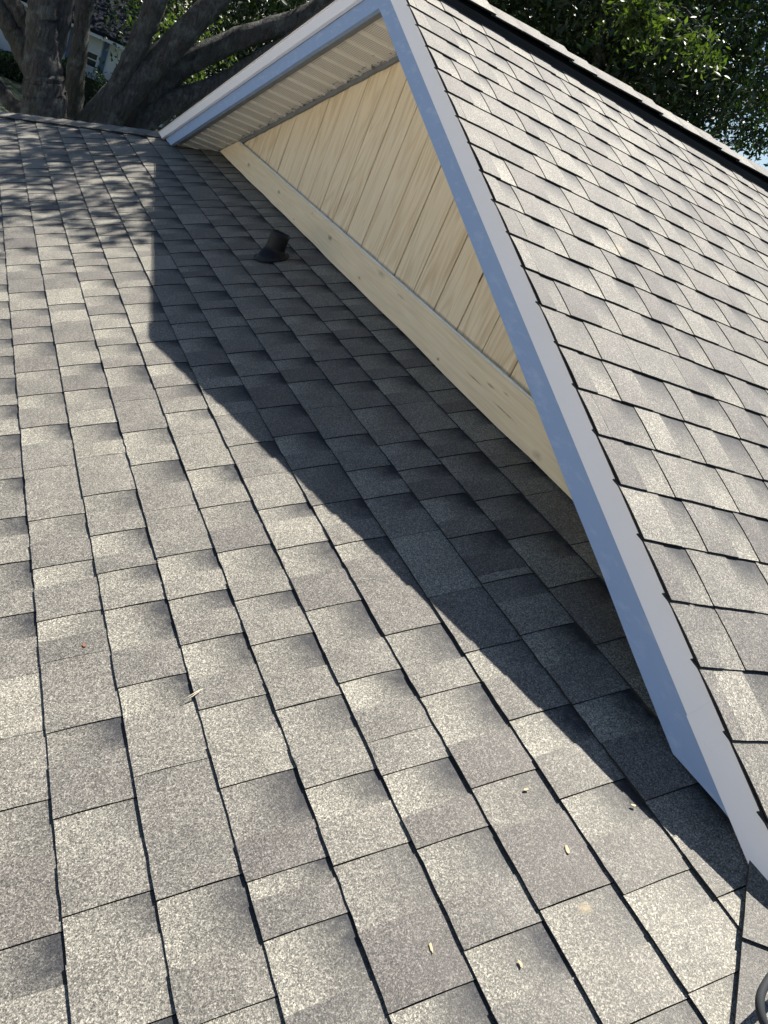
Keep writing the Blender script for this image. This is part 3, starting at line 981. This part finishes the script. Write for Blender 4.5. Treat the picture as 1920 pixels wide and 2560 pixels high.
t3 = empty('leaning_tree', (-6.98, -.2, GROUND))
tag(t3, 'grey tree leaning hard to the right, lichen on its long bare trunk', 'tree')
limb('trunk', [(-7.0, -.55, GROUND - .1, .30), (-6.99, -.42, -1.8, .26), (-6.964, -.143, -.668, .216), (-6.932, .064, -.212, .165), (-6.887, .318, .278, .14), (-6.832, .587, .827, .123), (-6.786, .789, 1.276, .113), (-6.5, 1.2, 2.4, .09), (-6.0, 1.6, 3.6, .06)], t3)
limb('limb', [(-6.96, -.30, -.80, .12), (-6.873, -.17, -.525, .10), (-6.86, -.04, -.045, .098), (-6.85, .03, .348, .108), (-6.845, .06, .641, .118), (-6.841, .08, 1.035, .12), (-6.8, .1, 2.2, .10), (-6.4, .3, 3.8, .06)], t3)
p3, c3 = clumps((-5.9, 1.5, 4.5), (2.7, 2.4, 1.5), 210, 70, .33, .1, lambda p: p[2] > 2.6 and p[0] < -5.2)
leaf_mesh('crown', p3, .11, M['leaf'], t3)
branches('bough', (-6.0, 1.6, 3.6), c3, t3, .04, 14)

t4 = empty('spreading_tree', (-7.33, .1, GROUND))
tag(t4, 'dark tree with low crooked limbs spreading right, just above the far rake', 'tree')
limb('trunk', [(-7.36, -.05, GROUND - .1, .30), (-7.34, .05, -1.8, .25), (-7.317, .191, -.65, .20), (-7.282, .383, -.182, .165), (-7.246, .564, .14, .135), (-7.162, .939, .56, .123), (-7.078, 1.26, .843, .117), (-6.985, 1.581, 1.118, .112), (-6.869, 1.935, 1.535, .107), (-6.4, 2.6, 2.4, .08), (-5.4, 2.6, 3.3, .05)], t4)
limb('limb', [(-7.3, .12, -1.0, .13), (-7.203, .257, -.695, .148), (-7.152, .527, -.27, .127), (-7.071, .887, .066, .111), (-7.002, 1.159, .374, .095), (-6.91, 1.484, .783, .09), (-6.7, 2.1, 1.3, .07)], t4)
# this crown reaches over the far hip and dapples it
pd, cdm = clumps((-4.35, 1.22, 4.8), (2.1, 1.2, .6), 92, 44, .17, .0, lambda p: True)
pe, ce = clumps((-5.6, 3.4, 4.4), (1.5, 1.4, 1.2), 90, 60, .3, .1, lambda p: p[0] < -3.2)
leaf_mesh('crown', np.concatenate([pd, pe]), .14, M['leaf'], t4)
branches('bough', (-5.4, 2.6, 3.3), np.concatenate([cdm, ce]), t4, .04, 20)

t5 = empty('stub_tree', (-7.42, -.6, GROUND))
tag(t5, 'thin trunk leaning left across the lawn, in the corner at the far left', 'tree')
limb('trunk', [(-7.42, -.5, GROUND - .1, .12), (-7.43, -.7, -1.6, .10), (-7.444, -.856, -1.034, .088), (-7.457, -1.06, -.896, .082), (-7.468, -1.301, -.695, .076), (-7.5, -1.9, -.1, .06), (-7.5, -2.4, .6, .04)], t5)
p5, c5 = clumps((-7.5, -2.9, 1.6), (1.0, .9, .8), 30, 60, .25, .1)
leaf_mesh('crown', p5, .09, M['leaf'], t5)

# the dense tree over the ridge
t6 = empty('evergreen_oak', (-7.2, 6.4, GROUND))
tag(t6, 'big dense dark green tree filling the view above the roof ridge at right', 'tree')
limb('trunk', [(-7.2, 6.4, GROUND - .1, .32), (-7.2, 6.4, -1.5, .26), (-7.1, 6.3, .5, .22), (-7.0, 6.2, 2.5, .15), (-6.9, 6.1, 4.2, .08)], t6)
limb('limb', [(-7.1, 6.3, .6, .12), (-6.6, 5.6, 1.4, .08), (-6.1, 5.0, 2.1, .05), (-5.8, 4.4, 2.9, .03)], t6)
p6, c6 = clumps((-7.2, 6.3, 3.0), (2.7, 3.0, 2.7), 900, 95, .30, .25, lambda p: not ((p[0] + 7.2) * .6 + (p[1] - 6.3) * .8 > 1.5 and p[2] < 2.42))
leaf_mesh('crown', p6, .10, M['leaf'], t6, .40)
branches('bough', (-6.9, 6.1, 2.6), c6, t6, .045, 40)
p6b, c6b = clumps((-3.95, 3.70, 2.36), (.50, .50, .26), 16, 50, .11, .0)
p6c, c6c = clumps((-3.45, 4.15, 2.30), (.26, .26, .16), 8, 40, .08, .0)
leaf_mesh('sunlit_spray', np.concatenate([p6b, p6c]), .075, M['leaf_lit'], t6, .42)
branches('bough', (-5.8, 4.6, 2.8), np.concatenate([c6b, c6c]), t6, .012, 12)

t7 = empty('background_tree', (-15.8, 10.2, GROUND))
tag(t7, 'farther dark tree whose crown closes the gaps behind the big dense tree', 'tree')
limb('trunk', [(-15.8, 10.2, GROUND - .1, .4), (-15.8, 10.2, 1.5, .3), (-15.7, 10.1, 4.5, .15)], t7)
p7, c7 = clumps((-15.8, 10.0, 3.0), (3.5, 4.2, 4.2), 520, 100, .55, .2)
leaf_mesh('crown', p7, .17, M['leaf'], t7)

t8 = empty('background_tree', (-17.5, 4.6, GROUND))
tag(t8, 'leafy green tree in the distance behind the low crooked limbs', 'tree')
limb('trunk', [(-17.5, 4.6, GROUND - .1, .25), (-17.5, 4.6, 0, .18), (-17.4, 4.6, 2, .08)], t8)
p8, c8 = clumps((-17.5, 5.6, .9), (2.6, 4.0, 3.4), 620, 90, .45, .2)
leaf_mesh('crown', p8, .14, M['leaf'], t8)

t9 = empty('shrub', (-11.4, 1.5, GROUND))
tag(t9, 'bright yellow green shrub catching light between the leaning trunks', 'shrub')
limb('stem', [(-11.4, 1.5, GROUND - .05, .06), (-11.4, 1.45, -1.2, .05), (-11.3, 1.4, .3, .03)], t9)
p9, c9 = clumps((-11.3, 1.45, .1), (.7, .75, .75), 34, 40, .2, .1)
leaf_mesh('foliage', p9, .09, M['leaf_lit'], t9)

t11 = empty('shade_tree', (-25.5, 6.0, GROUND))
tag(t11, 'tall tree placed to shade the lawn and white house, its trunk behind the leaning trees', 'tree')
limb('trunk', [(-25.5, 6, GROUND - .1, .3), (-25.5, 6, 0, .24), (-25.6, 5.4, 4, .14)], t11)
p11, c11 = clumps((-29.5, 4.2, 5.4), (9.0, 5.2, 1.7), 460, 60, .55, .05, lambda p: p[2] > 3.2)  # crown out of view, spread to throw shade on the lawn and roof
leaf_mesh('crown', p11, .2, M['leaf'], t11)

# hanging foliage in front of the neighbour's roof
t10 = empty('background_tree', (-21.0, 2.9, GROUND))
tag(t10, 'tree with loose sunlit leaves hanging in front of the white house roof', 'tree')
limb('trunk', [(-21, 2.9, GROUND - .1, .22), (-21, 2.85, -1, .18), (-20.9, 2.6, 1.5, .12)], t10)
p10, c10 = clumps((-20.6, 1.75, 1.1), (1.3, 1.5, .95), 70, 55, .3, .1, lambda p: p[2] > -.1)
leaf_mesh('crown', p10, .12, M['leaf_lit'], t10)

# ------------------------------------------------------------------ neighbour's house
NP = Vector((-30.4736, 1.8385, 0)); NN = Vector((.99504, -.0995, 0)); NTt = Vector((.0995, .99504, 0))
nh = empty('neighbour_house', (NP.x, NP.y, GROUND))
tag(nh, 'white single storey house with blue shutters and a grey roof, beyond the trees', 'house')
def nb_box(name, t0, t1, z0, z1, d0, d1, mat, parent):
    return prism_obj(name, [(t0, d0), (t1, d0), (t1, d1), (t0, d1)], NTt, NN, (0, 0, z1 - z0), mat, parent, (NP.x, NP.y, z0))
nw = nb_box('wall', -5.5, 1.48, GROUND, -1.05, -6, 0, M['stucco'], nh)
nb_box('wall', 1.48, 7.5, GROUND, -1.05, -6, -1.6, M['stucco'], nh)
rf = [(-6.2, .55, -1.02), (1.9, .55, -1.02), (1.9, -3.0, .75), (-6.2, -3.0, .75), (-6.2, -6.6, -1.02), (1.9, -6.6, -1.02)]
rv_ = [NP + NTt * a + NN * b + Z * c for a, b, c in rf] + [NP + NTt * a + NN * b + Z * (c - .12) for a, b, c in rf]
fix_normals(mesh_obj('roof', rv_, [(0, 1, 2, 3), (3, 2, 5, 4), (6, 9, 8, 7), (9, 10, 11, 8), (0, 6, 7, 1), (4, 5, 11, 10), (1, 7, 8, 2), (2, 8, 11, 5), (0, 3, 9, 6), (3, 4, 10, 9)], M['farroof'], nh))
nb_box('eave_fascia', -6.2, 1.9, -1.24, -1.06, .50, .545, M['stucco'], nh)
for (wa_, wb_, name) in ((.20, .86, 'window'), (-.95, -.25, 'window'), (-4.2, -2.9, 'window')):
    fr_ = nb_box(name, wa_, wb_, -2.25, -1.20, .0, .045, M['stucco'], nh)
    nb_box('pane', wa_ + .09, wb_ - .09, -2.19, -1.74, .046, .055, M['glass'], fr_)
    nb_box('blind', wa_ + .09, wb_ - .09, -1.70, -1.28, .046, .055, M['blind'], fr_)
    nb_box('rail', wa_ + .07, wb_ - .07, -1.78, -1.71, .046, .075, M['stucco'], fr_)
    nb_box('rail', wa_ + .07, wb_ - .07, -1.60, -1.56, .056, .07, M['stucco'], fr_)
    nb_box('rail', wa_ + .07, wb_ - .07, -1.99, -1.95, .056, .07, M['stucco'], fr_)
    nb_box('shutter', wb_ + .03, wb_ + .20, -2.27, -1.16, .0, .04, M['farblue'], nh)
    nb_box('shutter', wa_ - .20, wa_ - .03, -2.27, -1.16, .0, .04, M['farblue'], nh)
nb_box('corner_board', 1.36, 1.49, GROUND, -1.24, -.1, .012, M['stucco'], nh)

def hedge(name, t0, t1, d, h, n_, label):
    c = NP + NTt * ((t0 + t1) / 2) + NN * d
    e_ = empty(name, (c.x, c.y, GROUND))
    tag(e_, label, 'hedge', 'hedges along the white house')
    pts = rng.random((n_, 3)) * 2 - 1
    pts = np.sign(pts) * np.abs(pts) ** .6
    cc = np.array(c)[None] * [1, 1, 0] + pts[:, :1] * np.array(NTt)[None] * (t1 - t0) / 2 + pts[:, 1:2] * np.array(NN)[None] * .55
    cc[:, 2] = GROUND + h * (pts[:, 2] * .5 + .5) * (1 + .12 * np.sin(pts[:, 0] * 9))
    leaf_mesh('foliage', cc, .11, M['hedge'], e_)
    core = [(t0 + .1, d - .4), (t1 - .1, d - .4), (t1 - .1, d + .4), (t0 + .1, d + .4)]
    prism_obj('stem', [(t0 + .15, d - .06), (t1 - .15, d - .06), (t1 - .15, d + .06), (t0 + .15, d + .06)], NTt, NN, (0, 0, h * .8), M['hedge'], e_, (NP.x, NP.y, GROUND))
hedge('hedge', -.6, 1.9, 1.0, 1.15, 5200, 'dark clipped hedge under the shuttered window of the white house')
hedge('hedge', -5.4, -1.0, 1.1, .75, 6000, 'dark low hedge at the far left, along the white house wall')
